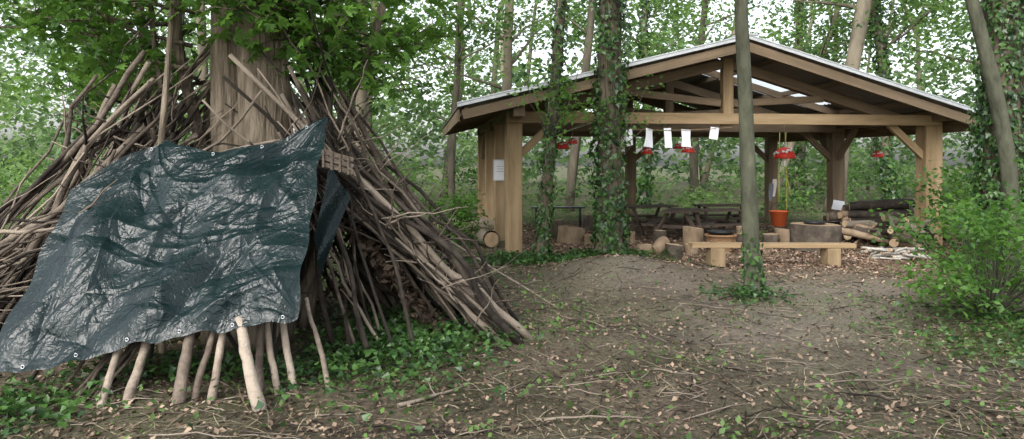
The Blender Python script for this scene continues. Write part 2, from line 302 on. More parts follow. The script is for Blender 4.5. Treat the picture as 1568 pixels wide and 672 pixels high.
slope('roof_sheet',EL-.05,RS,B0,B1,M_roofunder)
SK0,SK1=1.1,2.8
slope('roof_sheet',RS,ER+.05,B0,SK0,M_roofunder); slope('roof_sheet',RS,ER+.05,SK1,B1,M_roofunder); slope('roof_sheet',RS,4.3,SK0,SK1,M_roofunder); slope('roof_sheet',7.1,ER+.05,SK0,SK1,M_roofunder)
m,nt,out=nmat('clear_roof_sheet'); t=N(nt,'ShaderNodeBsdfTranslucent'); t.inputs[0].default_value=(.85,.9,.95,1); g_=N(nt,'ShaderNodeBsdfTransparent'); mx=N(nt,'ShaderNodeMixShader'); mx.inputs[0].default_value=.3
nt.links.new(t.outputs[0],mx.inputs[1]); nt.links.new(g_.outputs[0],mx.inputs[2]); nt.links.new(mx.outputs[0],out.inputs[0])
slope('skylight',4.3,7.1,SK0,SK1,m)
for s0,s1 in((EL-.06,RS),(ER+.06,RS)): beam(W(s0,-.93,rz(EL if s0<0 else ER)+.0),W(s1,-.93,RZ+.0),.02,.05,'barge_flashing',M_roofmetal,PAV); beam(W(s0,-.86,rz(EL if s0<0 else ER)+.045),W(s1,-.86,RZ+.045),.16,.02,'verge_flashing',M_roofmetal,PAV)
beam(W(RS,-.95,RZ+.05),W(RS,D+.6,RZ+.05),.3,.03,'ridge_cap',M_roofmetal,PAV)
def sheet(name,c,w,h,yaw=th,mat=M_paper,curl=.02,par=None,tilt=0):
    V=[];F=[]; n=6
    for i in range(n):
        for j in range(n):
            u=(i/(n-1)-.5);v=(j/(n-1)-.5); x_=u*w*math.cos(tilt)-v*h*math.sin(tilt); z_=u*w*math.sin(tilt)+v*h*math.cos(tilt); d=-curl*math.sin(v*3+u*2+c[0])
            V.append((c[0]+x_*math.cos(yaw)-d*math.sin(yaw),c[1]+x_*math.sin(yaw)+d*math.cos(yaw),c[2]+z_))
    for i in range(n-1):
        for j in range(n-1): a=i*n+j; F.append((a,a+n,a+n+1,a+1))
    return npmesh(name,np.array(V),np.array(F),mat,parent=par,smooth=True)
NB=empty('notice_board'); q=W(.0,2.03,1.46); sheet('paper_notice',q,.29,.4,par=NB,curl=.005); q=W(.0,2.045,1.46); sheet('backing_card',q,.33,.44,par=NB,curl=.004,mat=M_roofmetal)
for i in range(3):
    q=W(-.02,2.02,1.54-i*.055); sheet('text_line',(q.x,q.y,q.z),.15-.03*(i%2),.006,par=NB,mat=M_black,curl=0)
NP=empty('paper_notice'); q=W(WD-.05,D/2-.2,.62); sheet('sheet',(q.x,q.y,.62),.3,.22,par=NP,tilt=-.15)
BN=empty('paper_bunting'); tb=TB(); line=[]
fl=[2.05,2.42,2.78,3.12,3.65]
for i in range(13):
    s=1.6+i*.2; line.append(W(s,-.26,2.26-.06*math.sin(i/12*math.pi)))
tb.tube(line,.006,5); tb.obj('string',M_plank,BN)
for i,s in enumerate(fl):
    q=W(s,-.27,2.06 if i<4 else 2.15); sheet('flag',(q.x,q.y,q.z),[.14,.19,.13,.19,.15][i],[.3,.34,.36,.32,.22][i],par=BN,tilt=random.uniform(-.2,.2),yaw=th+random.uniform(-.6,.6),curl=.035)
def toadstool(c,r,name='toadstool_decoration',cord=None):
    E=empty(name); tb=TB(); c=Vector(c); H=1.0
    prof=[(0.01,H),(.35,.94*H),(.65,.75*H),(.88,.42*H),(1,.05),(.95,-.07),(.5,-.03),(.15,0)]
    tb.lathe(c,[(q*r,z*r) for q,z in prof],20); tb.obj('cap',M_red,E)
    tb=TB(); tb.lathe(c,[(.17*r,0),(.15*r,-.3*r),(.2*r,-.7*r),(.12*r,-.85*r),(.01,-.86*r)],12)
    for k in range(18):
        a=k*2.4; e=.1+.8*((k*.37)%1); rr=math.sqrt(1-e**2)
        p=c+Vector((math.cos(a)*rr*r,math.sin(a)*rr*r,H*e*r)); nrm=(p-c).normalized(); tb.tube([p-nrm*.03*r,p+nrm*.04*r,p+nrm*.06*r],[.14*r,.12*r,.06*r],8)
    tb.obj('stem_and_spots',M_white,E)
    if cord: tb=TB(); tb.tube([c+Vector((0,0,H*r)),c+Vector((0,0,cord))],.006,5); tb.obj('cord',M_plank,E)
toadstool((5.85,16.0,1.72),.23,cord=.9); 
for (px,py,pz,r) in((2.75,15.2,1.8,.12),(3.45,14.6,1.82,.13),(1.0,14.8,1.9,.14),(8.1,16.5,1.75,.13),(3.9,17.5,1.95,.12),(1.15,14.2,1.98,.1)): toadstool((px,py,pz),r,cord=.55)
# ------------------------------------------------------------------ furniture
def stump(x,y,r,h,name='log_stool',z0=0,flare=0):
    E=empty(name); tb=TB(); n=18; V=[];z=float(gh(x,y))+z0-.02; hs=[0,.3,.7,.97,1]; tl=random.uniform(-.12,.12)
    for k,hh in enumerate(hs):
        for j in range(n):
            a=2*math.pi*j/n; rr=r*(1+.16*noise.noise(Vector((math.cos(a)*1.5+x*7,math.sin(a)*1.5,hh*.6)))+flare*(1-hh)**2)*(.97 if k==4 else 1)
            tb.v.append((x+rr*math.cos(a),y+rr*math.sin(a),z+h*hh+(tl*rr*math.cos(a) if k>2 else 0))); tb.t.append(.5)
    for k in range(4):
        for j in range(n): q=(j+1)%n; tb.f.append((k*n+j,k*n+q,(k+1)*n+q,(k+1)*n+j))
    tb.obj('bark',M_stump if random.random()<.6 else M_pole,E); t2=TB(); t2.v=[(a_,b_,c_+.002) for a_,b_,c_ in tb.v[-n:]]; t2.t=[random.random()]*n; t2.f=[tuple(range(n))]; t2.obj('cut_top',M_endgrain,E); return E
def log(x,y,z,r,L_,yaw,name='log',par=None,mat=M_pole,pitch=0):
    E=par or empty(name); d=Vector((math.cos(yaw)*math.cos(pitch),math.sin(yaw)*math.cos(pitch),math.sin(pitch))); c=Vector((x,y,z)); tb=TB()
    pts=[c+d*L_*(t-.5)+Vector((0,0,.12*r*random.uniform(-1,1))) for t in np.linspace(0,1,6)]; tb.tube(pts,[r*random.uniform(.9,1.1) for _ in pts],12,cap=False); tb.obj('bark',mat,E)
    t2=TB()
    for s_ in(-1,1): t2.tube([c+d*(L_/2-.01)*s_,c+d*(L_/2+.004)*s_],r*.9,12)
    t2.obj('cut_ends',M_endgrain,E); return E
for a_ in[(2.33,13.1,.14,.2),(2.78,12.8,.15,.25),(2.33,14.9,.13,.24),(3.45,14.2,.19,.4),(1.2,15.2,.28,.33),(1.6,14.9,.15,.2),(5.5,15,.2,.3),(5.0,14.4,.17,.25),(.95,16.2,.2,.4),(4.75,15.0,.22,.35),(3.2,13.3,.12,.18),(6.3,14.9,.2,.35),(2.9,14.6,.13,.3),(2.1,16.4,.18,.35),(6.1,15.6,.17,.3),(4.4,14.1,.15,.28),(2.0,14.2,.12,.22),(6.6,16.2,.2,.35),(1.9,17.6,.2,.4)]: stump(*a_)
stump(5.55,13.6,.44,.5,'stump_table',flare=.05)
log(2.62,13.25,.12,.11,.35,.6,pitch=.5,mat=M_stump)
log(-1.5,16.2,.17,.17,.9,2.6,mat=M_stump); log(-.5,14.4,.16,.16,.7,1.9); log(-1.0,17.5,.16,.16,1.4,.3)
def picnic(x,y,yaw,h=.6,L_=1.35):
    E=empty('picnic_table'); tb=TB(); ca,sa=math.cos(yaw),math.sin(yaw); T=lambda u,v,z:(x+u*ca-v*sa,y+u*sa+v*ca,z+float(gh(x,y)))
    for k in range(5): tb.box(T(0,(k-2)*.125,h),(L_,.115,.035),yaw)
    for sg in(-1,1):
        for k in range(2): tb.box(T(0,sg*(.5+k*.12),h*.55),(L_,.11,.035),yaw)
        tb.box(T(sg*L_*.36,0,h*.5),(.045,1.25,.07),yaw)
        for s2 in(-1,1): tb.tube([T(sg*L_*.36+.045*sg,s2*.52,0),T(sg*L_*.36+.045*sg,s2*.18,h-.02)],.04,4)
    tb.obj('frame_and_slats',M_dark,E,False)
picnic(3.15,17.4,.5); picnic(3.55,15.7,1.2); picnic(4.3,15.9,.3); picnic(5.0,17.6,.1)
E=empty('bench'); tb=TB(); tb.box((1.15,18.6,.5),(1.3,.3,.04),.1)
for u in(-.55,.55):
    for v in(-.1,.1): tb.box((1.15+u,18.6+v,.24),(.04,.04,.48),.1)
tb.obj('bench_frame',M_black,E,False)
E=empty('plank_bench'); beam((2.78,11.62,.33),(5.36,11.72,.31),.24,.065,'plank',M_timber,E)
beam((3.18,11.63,-.02),(3.18,11.63,.295),.24,.22,'support_block',M_plank,E); beam((5.0,11.69,-.02),(5.0,11.69,.275),.22,.24,'support_block',M_plank,E)
def disc(name,c,prof,mat,parent,n=24,tint=.5):
    tb=TB(); tb.lathe(c,prof,n,tint); return tb.obj(name,mat,parent)
E=empty('frying_pan'); disc('pan',(5.5,13.55,.5),[(.0,0),(.17,0),(.21,.05),(.2,.05),(.16,.01),(0,.012)],M_black,E); tb=TB(); tb.tube([(5.7,13.5,.54),(5.95,13.42,.56)],.012,6); tb.obj('handle',M_black,E)
E=empty('wicker_basket'); bx,by=3.78,13.5; tb=TB()
for k in range(12):
    z=.03+k*.022; r=.19+.07*k/11; pts=[(bx+(r+.008*math.sin(j*math.pi/2+k*math.pi))*math.cos(j*math.pi/18),by+(r+.008*math.sin(j*math.pi/2+k*math.pi))*math.sin(j*math.pi/18),z) for j in range(37)]
    tb.tube(pts,.012,5,cap=False)
for j in range(18):
    a=j*math.pi/9; tb.tube([(bx+.18*math.cos(a),by+.18*math.sin(a),0),(bx+.262*math.cos(a),by+.262*math.sin(a),.3)],.008,5)
tb.tube([(bx+.27*math.cos(j*math.pi/18),by+.27*math.sin(j*math.pi/18),.3) for j in range(37)],.022,6,cap=False); tb.obj('woven_sides',M_wicker,E)
disc('base',(bx,by,.02),[(0,0),(.19,0)],M_wicker,E); disc('black_tray',(bx,by,.33),[(0,0),(.2,0),(.24,.05),(.23,.05),(.2,.01),(0,.01)],M_black,E)
E=empty('hanging_bucket'); bx,by,bz=5.98,16.7,.2; disc('bucket',(bx,by,bz),[(0,0),(.15,0),(.2,.34),(.215,.34),(.215,.32),(.2,.32),(.145,.01),(0,.012)],M_orange,E)
tb=TB(); tb.tube([(bx+.2*math.cos(a),by,bz+.31+.22*math.sin(a)) for a in np.linspace(0,math.pi,12)],.006,5); tb.obj('handle',M_black,E)
tb=TB(); tb.tube(wob((bx,by,bz+.52),(bx+.02,by,2.3),8,.01),.01,6); tb.tube(wob((bx+.14,by-.1,.55),(bx+.16,by,2.3),8,.02),.01,6); tb.tube(wob((bx+.22,by-.1,.9),(bx+.1,by,1.75),8,.05),.009,6); tb.obj('yellow_rope',M_yellow,E)
E=empty('hanging_cloth'); 
for k in range(2): sheet('cloth_strip',(5.86+.07*k,16.85,.95+.1*k),.07,.4,par=E,mat=M_blue if k!=1 else M_white,curl=.05)
E=empty('log_pile'); 
for row,(cnt,z) in enumerate([(7,.13),(6,.34),(5,.55),(3,.74)]):
    for k in range(cnt): log(7.45+random.uniform(-.3,.3)+.1*row,14.9+k*.27+row*.12,z,random.uniform(.07,.15),random.uniform(.9,2.0),random.uniform(-.45,.45),par=E,mat=M_stump if random.random()<.4 else M_pole,pitch=random.uniform(-.1,.1))
for k in range(55): 
    xx_=6.7+random.random()**1.3*3.2; log(xx_,14.3+random.uniform(-.7,1.2),.08+random.random()*.42*(1-abs(xx_-8)/3),random.uniform(.02,.09),random.uniform(.5,1.6),random.uniform(0,3.1),par=E,mat=M_stump if random.random()<.4 else M_pole,pitch=random.uniform(-.25,.4))
E=empty('kindling_pile')
for k in range(28): log(6.3+random.uniform(-.35,.35),12.3+random.uniform(-.2,.2),.04+random.random()*.14,random.uniform(.012,.03),random.uniform(.25,.6),random.uniform(-.6,.9),par=E,mat=M_birch,pitch=random.uniform(-.15,.15))
# ------------------------------------------------------------------ den
DEN=empty('stick_den'); C=Vector((-2.5,6.85,0)); tb=TB()
def pole(phi,rs=1,r=None,zt=2.0,tint=None,ext=None,amp=None):
    cx,sy=math.cos(phi),math.sin(phi); rx=2.55 if cx>0 else 2.9; ry=2.0
    B=Vector((C.x+rx*cx*rs,C.y+ry*sy*rs,0)); B.z=float(gh(B.x,B.y))-.03
    ax=C.x+(random.uniform(.42,.95) if cx>.35 else (random.uniform(-1.1,-.45) if cx<-.35 else random.uniform(-.5,.4)))
    ay=C.y+(random.uniform(-.5,.45) if abs(cx)>.35 else (.45 if sy>0 else -.35))
    A=Vector((ax,ay,zt+random.uniform(-.65,.35)))
    r=r or random.choice([random.uniform(.009,.018),random.uniform(.014,.028),random.uniform(.026,.038)]); e=(random.uniform(0,.18) if random.random()<.85 else .32) if ext is None else ext; T=A+(A-B)*e
    p=wob(B,T,14,amp or random.uniform(.05,.16)); tb.tube(p,[r*(1.12-.55*i/13+random.uniform(-.09,.09)) for i in range(14)],7,tint=tint)
    for _ in range(random.choice([0,1,1,2])):
        i=random.randint(3,11); q=p[i]; dv=Vector((random.uniform(-.5,.5)+cx*.25,random.uniform(-.4,.4),random.uniform(.1,.6)))*random.uniform(.3,1); tb.tube(wob(q,q+dv,6,.14),[r*.5,r*.42,r*.33,r*.25,r*.18,r*.1],5,tint=tint)
random.seed(21)
for k in range(64): pole(math.radians(random.uniform(-8,75)),random.uniform(.7,1.04))
for k in range(22): pole(math.radians(random.gauss(8,9)),random.uniform(.9,1.06))
for k in range(10): pole(math.radians(random.uniform(-42,-15)),random.uniform(.5,.85),r=random.uniform(.012,.025))
for k in range(105): pole(math.radians(random.uniform(140,222)),random.uniform(.6,1.15))
for k in range(40): pole(math.radians(random.uniform(75,140)),random.uniform(.7,1.05),zt=1.8,ext=.05)
for k in range(8): pole(math.radians(random.uniform(235,300)),random.uniform(.68,.8),zt=1.5,ext=0,r=.016,tint=.05,amp=.03)  # dark tint paints in the shade under the tarpaulin
for k in range(160):
    x=random.uniform(-5.5,-3.1); t=(x+5.5)/2.4; z=t*1.7*random.uniform(.35,1.0)+.05; y=random.uniform(5.6,6.9)
    if x>-3.7: y=random.uniform(6.2,7)
    L_=random.uniform(.6,1.6); an=random.uniform(-.1,1.2); r=random.uniform(.005,.02); q=Vector((x,y,z)); tb.tube(wob(q,q+Vector((math.cos(an)*L_,random.uniform(-.1,.3),math.sin(an)*L_*.75)),9,.16),[r*(1-.08*i) for i in range(9)],5)
for k in range(85):
    sx=random.choice([-1,1]); q=C+Vector((sx*random.uniform(.5,1.2),random.uniform(-.4,.5),random.uniform(.9,1.9))); L_=random.uniform(.4,1.1); r=random.uniform(.005,.016)
    tb.tube(wob(q,q+Vector((sx*random.uniform(-.4,.9)*L_,random.uniform(-.3,.3),random.uniform(-.1,1)*L_)),9,.18),[r*(1-.09*i) for i in range(9)],5)
for k in range(45): # brushy twigs lying across the right flank
    t=random.uniform(.1,.9); q=C+Vector((.6+1.8*(1-t),random.uniform(-.5,.4)*(1.4-t),t*1.9)); L_=random.uniform(.3,.9); an=random.uniform(0,3.14); r=random.uniform(.005,.014); tb.tube(wob(q,q+Vector((math.cos(an)*L_,-.1,math.sin(an)*L_*.7-.1)),8,.18),[r*(1-.1*i) for i in range(8)],5)
for k in range(18):
    q=C+Vector((random.uniform(-.9,.2),random.uniform(-.55,-.3),random.uniform(1.25,1.65))); L_=random.uniform(.5,1.0); an=random.choice([random.uniform(.1,.7),random.uniform(2.3,3.0)]); r=random.uniform(.01,.024); tb.tube(wob(q,q+Vector((math.cos(an)*L_,0,math.sin(an)*L_*.6)),8,.1),[r*(1-.07*i) for i in range(8)],6)
tb.obj('leaning_poles',M_pole,DEN)
tb=TB()
front=[((-2.66,4.80),(-2.64,5.12,.5),.024),((-2.5,4.82),(-2.48,5.15,.5),.03),((-2.15,4.80),(-2.2,5.12,.5),.038),((-2.07,4.84),(-2.06,5.2,.55),.022),((-1.97,4.88),(-2.0,5.2,.55),.026),((-1.62,4.80),(-1.88,5.12,.54),.04),((-1.7,5.05),(-1.82,5.35,.7),.026),((-1.6,5.1),(-1.82,5.4,.7),.022),((-1.52,5.2),(-1.75,5.5,.75),.024),((-1.30,5.3),(-1.5,5.45,.62),.018)]
for (bx,by),q,r in front:
    B=Vector((bx,by,float(gh(bx,by))-.02)); q=Vector(q); tb.tube(wob(B,q,12,.05),[r*(1.15-.03*i+random.uniform(-.06,.06)) for i in range(12)],10)
for k in range(7):
    bx=random.uniform(-3.1,-2.7); by=5.0; tb.tube(wob((bx,by,0),(bx+random.uniform(.1,.3),by+.22,.36),7,.06),random.uniform(.008,.014),6,tint=.1)
tb.obj('front_props',M_stick,DEN)
tb=TB(); tb.tube(wob((-1.1,9.1,.85),(.5,8.05,.03),12,.03),[.018-.001*i for i in range(12)],6); tb.tube(wob((-1.1,8.6,.9),(-.1,7.7,.02),12,.03),[.02-.001*i for i in range(12)],6); tb.tube(wob((-.9,7.3,.6),(-.75,6.7,.02),8,.1),.012,6); tb.obj('fallen_pole',M_pole,DEN)
n=7000; ph=rng.uniform(0,2*np.pi,n); t=rng.uniform(.02,.7,n); rr=(1-t)*.8
p=np.stack([C.x+2.4*np.cos(ph)*rr,C.y+1.8*np.sin(ph)*rr,t*2.2],-1); k=(np.sin(ph)>-.25); p=p[k]
scatter('shade_leaf_fill',DEADL,p,frames(rng.normal(size=p.shape)),rng.uniform(.05,.11,len(p)),M_dead,DEN,tint=rng.random(len(p))*.2)  # dark-tinted dead leaves added to stand in for shade inside the den
# tarpaulin
Lp=[(-3.40,4.84,.22),(-3.44,5.0,.45),(-3.415,5.233,.728),(-3.43,5.50,1.06),(-3.41,5.768,1.398),(-3.22,5.93,1.6)]
Bp=[(-3.40,4.84,.22),(-3.16,4.86,.26),(-2.93,4.88,.294),(-2.54,4.956,.383),(-2.045,5.024,.467),(-1.467,5.085,.543)]
Tp=[(-3.22,5.93,1.6),(-2.966,6.049,1.749),(-2.825,6.088,1.81),(-2.711,6.036,1.735),(-2.341,6.01,1.70),(-2.089,6.045,1.743),(-1.897,6.11,1.825),(-1.703,6.18,1.915),(-1.528,6.245,2.0)]
Rp=[(-1.467,5.085,.543),(-1.49,5.3,.85),(-1.507,5.652,1.253),(-1.535,5.92,1.6),(-1.528,6.245,2.0)]
def pl(P,t):
    P=np.array(P); d=np.r_[0,np.cumsum(np.linalg.norm(np.diff(P,axis=0),axis=1))]; d/=d[-1]; return np.stack([np.interp(t,d,P[:,i]) for i in range(3)],-1)
nu,nv=440,420; u=np.linspace(0,1,nu);v=np.linspace(0,1,nv)
Bt,Tt=pl(Bp,u),pl(Tp,u); Lt,Rt=pl(Lp,v),pl(Rp,v)
U,V_=np.meshgrid(u,v,indexing='ij'); U=U[...,None];V_=V_[...,None]
P=(1-V_)*Bt[:,None]+V_*Tt[:,None]+(1-U)*Lt[None]+U*Rt[None]-((1-U)*(1-V_)*Bt[0]+U*(1-V_)*Bt[-1]+(1-U)*V_*Tt[0]+U*V_*Tt[-1])
U=U[...,0];V_=V_[...,0]; nrm=np.array([0,-.78,.62])
A_=U*2;B_=V_*2; disp=np.zeros((nu,nv))
def nfield(sx,sy,sd): 
    g=np.array([[noise.noise(Vector((a*sx,b*sy,sd))) for b in np.linspace(0,2,50)] for a in np.linspace(0,2,50)]); i=np.linspace(0,49,nu);j=np.linspace(0,49,nv); t=np.array([np.interp(j,np.arange(50),r) for r in g]); return np.array([np.interp(i,np.arange(50),t[:,c]) for c in range(nv)]).T
disp+=.13*nfield(1.5,1.1,4)+.05*nfield(3.4,2.6,14)
wx=.07*nfield(2.3,2.3,9); wy=.07*nfield(2.3,2.3,19); A2,B2=A_+wx,B_+wy
for k in range(760):
    cx,cy=rng.uniform(-.1,2.1,2); big=k<60; mid=k<240
    L_=rng.uniform(.35,.9) if big else (rng.uniform(.12,.4) if mid else rng.uniform(.05,.16)); wd=(rng.uniform(.03,.085) if big else (rng.uniform(.012,.03) if mid else rng.uniform(.006,.013)))
    am=wd*rng.uniform(.22,.55)*(1 if mid else .8)*rng.choice([-1,1],p=[.35,.65]); an=rng.normal(.5,.5) if rng.random()<.5 else rng.uniform(0,math.pi)
    ca,sa=math.cos(an),math.sin(an); dx,dy=A2-cx,B2-cy; al=dx*ca+dy*sa; pe=-dx*sa+dy*ca+.15*al*al*rng.uniform(-1,1)/L_
    disp+=am*np.exp(-np.sqrt(pe**2+(wd*.15)**2)/wd)*np.clip(1-(al/L_)**2,0,1)
for (ox,oy,n_,rng_) in((2.0,2.0,13,(3.3,4.6)),(.42,1.98,9,(3.6,6.0)),(2.0,0.02,6,(1.8,3.0))):
    for k in range(n_):
        an=rng.uniform(*rng_); ca,sa=math.cos(an),math.sin(an); dx,dy=A_-ox,B_-oy; al=dx*ca+dy*sa; pe=-dx*sa+dy*ca; L_=rng.uniform(.5,1.3); wd=.014+.03*np.clip(al,0,2)
        disp+=np.where(al>0,rng.uniform(.008,.022)*np.exp(-np.abs(pe)/wd)*np.clip(al*8,0,1)*np.clip(1-al/L_,0,1),0)
for g_ in(.5,1.0,1.5): disp+=.004*np.exp(-np.abs(A_-g_-wx*.1)/.008); disp-=.004*np.exp(-np.abs(B_-g_-wy*.1)/.008)
edge=np.minimum(np.minimum(U,1-U),np.minimum(V_,1-V_)); disp*=np.clip(.3+edge*7,0,1)
P=P+nrm*(disp-.01)[...,None]
P[...,2]+= (.012*np.sin(U*31)+.008*np.sin(U*57))*np.exp(-V_*14)+(.012*np.sin(U*23))*np.exp(-(1-V_)*14); P[...,0]+=.012*np.sin(V_*25)*np.exp(-(1-U)*14)+.015*np.sin(V_*21)*np.exp(-U*14)
ii,jj=np.meshgrid(np.arange(nu-1),np.arange(nv-1),indexing='ij'); a=ii*nv+jj; TF=np.stack([a,a+nv,a+nv+1,a+1],-1).reshape(-1,4)
m,nt,out=nmat('green_tarpaulin'); L=nt.links.new; tc=N(nt,'ShaderNodeTexCoord'); n1=N(nt,'ShaderNodeTexNoise',Scale=5,Detail=6); n2=N(nt,'ShaderNodeTexVoronoi',Scale=17,feature='DISTANCE_TO_EDGE'); n3=N(nt,'ShaderNodeTexNoise',Scale=5,Detail=3)
L(tc.outputs['Object'],n1.inputs['Vector']); L(tc.outputs['Object'],n3.inputs['Vector'])
va=N(nt,'ShaderNodeVectorMath',operation='MULTIPLY_ADD'); L(n3.outputs['Color'],va.inputs[0]); va.inputs[1].default_value=(.5,.5,.5); L(tc.outputs['Object'],va.inputs[2]); L(va.outputs[0],n2.inputs['Vector'])
r=ramp(nt,[(.3,(.004,.010,.0115)),(.75,(.009,.019,.0205))]); L(n1.outputs['Fac'],r.inputs[0]); b=N(nt,'ShaderNodeBsdfPrincipled'); b.inputs['Specular IOR Level'].default_value=.24; L(r.outputs[0],b.inputs['Base Color'])
r2=ramp(nt,[(.3,(.15,.15,.15)),(.7,(.3,.3,.3))]); L(n1.outputs['Fac'],r2.inputs[0]); L(r2.outputs[0],b.inputs['Roughness'])
bp=N(nt,'ShaderNodeBump',Strength=.5,Distance=.01); L(n2.outputs['Distance'],bp.inputs['Height']); L(bp.outputs[0],b.inputs['Normal']); L(b.outputs[0],out.inputs[0]); M_tarp=m
TP=empty('tarpaulin'); npmesh('sheet',P.reshape(-1,3),TF,M_tarp,parent=TP,smooth=True)
tb=TB()
for t in(.1,.27,.44,.61,.78,.95):
    c=P[int(t*(nu-1)),8]+np.array([0,-.008,.004]); tb.tube([(c[0]+.011*math.cos(k*math.pi/6),c[1],c[2]+.011*math.sin(k*math.pi/6)) for k in range(13)],.003,5,cap=False)
for t in(.2,.5,.7,.9):
    c=P[int(t*(nu-1)),nv-10]+np.array([0,-.012,.004]); tb.tube([(c[0]+.011*math.cos(k*math.pi/6),c[1],c[2]+.011*math.sin(k*math.pi/6)) for k in range(13)],.003,5,cap=False)
tb.obj('eyelets',M_roofmetal,TP)
V=[];
for i in range(16):
    for j in range(16):
        a,b=i/15,j/15; x=-1.56+a*.16*(1-b*.9); z=1.6-b*.6-a*.3; y=6.35-.45*b+.1*a+.03*math.sin(a*9+b*5); V.append((x,y,z))
F=[(i*16+j,i*16+j+1,(i+1)*16+j+1,(i+1)*16+j) for i in range(15) for j in range(15)]; e=empty('tarpaulin'); npmesh('flap',np.array(V),np.array(F),M_tarp,parent=e,smooth=True)
E=empty('slatted_wooden_sign'); c=Vector((-1.38,5.85,1.61)); ax=Vector((.95,.1,-.28)).normalized()
for k in(-1,0,1): 
    z=Vector((.02,0,.05*k)); beam(c-ax*.12+z,c+ax*.12+z,.014,.034,'slat',M_stick,E)
for k in(-1,-.33,.33,1): q=c+ax*.1*k+Vector((0,-.016,0)); beam(q-Vector((0,0,.07)),q+Vector((0,0,.07)),.018,.012,'batten',M_stick,E)
# ------------------------------------------------------------------ trees
def ivy_on(path,rad,n,parent,z0=0,z1=99,s=(.05,.09),puff=.07,mat=M_ivy):
    P_=np.array([tuple(p) for p in path]); t=rng.random(n)*(len(P_)-1); i=t.astype(int); i=np.minimum(i,len(P_)-2); f=(t-i)[:,None]; c=P_[i]*(1-f)+P_[i+1]*f; R_=np.array(rad); r=R_[i]*(1-f[:,0])+R_[i+1]*f[:,0]
    an=rng.random(n)*2*np.pi; lump=.5+.5*np.sin(c[:,2]*3.1+an*2)*np.sin(c[:,2]*1.3+an); d=np.stack([np.cos(an),np.sin(an),0*an],-1); p=c+d*(r+rng.random(n)*puff*(.3+1.2*lump))[:,None]
    k=(c[:,2]>=z0)&(c[:,2]<=z1)&(rng.random(n)<.35+.9*lump); p,d=p[k],d[k]; nn=d+rng.normal(size=d.shape)*.45+np.array([0,0,.35]); tan=np.tile([0,0,-1.],(len(d),1))+rng.normal(size=d.shape)*.5
    return scatter('ivy',IVY,p,frames(nn,tan),rng.uniform(*s,len(p)),mat,parent)
def sprays(name,cent,rad,per,size,T,mat,parent,flat=.45,spread=.55):
    cent=np.asarray(cent,float); n=len(cent); c=np.repeat(cent,per,0); rr=np.repeat(np.broadcast_to(rad,(n,)),per)[:,None]
    o=rng.normal(size=c.shape)*rr*.5; o[:,2]*=flat; tilt=np.repeat(rng.normal(size=(n,2))*.3,per,0); o[:,2]+=o[:,0]*tilt[:,0]+o[:,1]*tilt[:,1]
    tn=np.clip(np.repeat(rng.random(n),per)*.6+rng.random(n*per)*.4,0,1)
    return scatter(name,T,c+o,frames(upn(len(c),spread)),rng.uniform(size[0],size[1],len(c)),mat,parent,tn)
def tree(name,base,top,r0,r1,h,mat=M_bark,crown=3,ncl=60,per=50,lsize=(.1,.16),lean=.02,ivy=0,z0=None,limbs=7,lm=M_leafB,ivys=(.05,.09),puff=.07,flare=.5,T=LEAF,iz=99):
    E=empty(name); bx,by=base; dx,dy=top; n=18
    P_=[Vector((bx+dx*t+.5*lean*h*.3*noise.noise(Vector((t*2.5,bx*3,by))),by+dy*t+.5*lean*h*.3*noise.noise(Vector((t*2.5,by*3,bx+9))),-.05+h*t)) for t in np.linspace(0,1,n)**1.3]
    zb=float(gh(bx,by)); 
    for p in P_: p.z+=zb
    ra=[r0+(r1-r0)*i/(n-1)+(r0*flare if i==0 else (r0*flare*.25 if i==1 else 0)) for i in range(n)]
    tb=TB(); tb.tube(P_,ra,18,flute=.22); z0=z0 if z0 is not None else h*.45; cl=[]
    for k in range(limbs):
        t=random.uniform(z0/h,1); i=min(n-2,int(t**(1/1.3)*(n-1))); q=P_[i]; an=k*2.4+random.random(); L_=crown*random.uniform(.6,1.1)*(1.15-.5*t); e=q+Vector((math.cos(an)*L_,math.sin(an)*L_,L_*random.uniform(.25,.8))); rr=ra[i]*.38
        w=wob(q,e,7,.08); tb.tube(w,[rr*(1-.13*j) for j in range(7)],7)
        for j in(3,4,5,6):
            e2=w[j]+Vector((random.uniform(-1,1),random.uniform(-1,1),random.uniform(-.2,.7)))*L_*.35; tb.tube(wob(w[j],e2,4,.1),[rr*.3,rr*.22,rr*.15,rr*.08],5); cl.append(tuple(e2)); cl.append(tuple(w[j]))
    tb.obj('trunk_and_limbs',mat,E); cl=np.array(cl); c2=cl[rng.integers(0,len(cl),ncl)]+rng.normal(size=(ncl,3))*crown*.16
    if ncl: sprays('crown',c2,crown*.33,per,lsize,T,lm,E)
    if ivy: ivy_on(P_,ra,ivy,E,s=ivys,puff=puff,z1=iz)
    return E,P_,ra
random.seed(5)
E=empty('unseen_shade_tree'); tb=TB()
stems=[((-2.30,6.75),(.35,.0),.25,.17,8),((-2.66,6.8),(.0,.1),.16,.12,8),((-2.95,7.3),(.3,.2),.12,.08,7),((-2.05,7.4),(.5,.4),.1,.07,7),((-3.05,7.3),(-1.3,.6),.07,.04,6),((-2.86,6.2),(-.12,.1),.026,.02,6),((-3.0,6.9),(-.5,-.1),.03,.02,5),((-2.5,7.4),(-.2,.3),.1,.07,7),((-2.98,6.95),(1.3,.1),.085,.06,7),((-2.75,7.0),(-.9,.2),.06,.04,6),((-2.1,7.1),(1.5,.3),.05,.03,6),((-2.9,7.1),(.9,.3),.05,.035,6)]
tops=[]
for si,((bx,by),(dx,dy),r0,r1,h) in enumerate(stems):
    p=[Vector((bx+dx*t+.2*noise.noise(Vector((t*4,bx*5,1))),by+dy*t,-.05+h*t)) for t in np.linspace(0,1,40)]; tb.tube(p,[(r0+(r1-r0)*i/39)*(1+.25*max(0,1-i/4)) for i in range(40)],26,flute=.3 if r0>.1 else .12); tops.append(p)
cl=[]
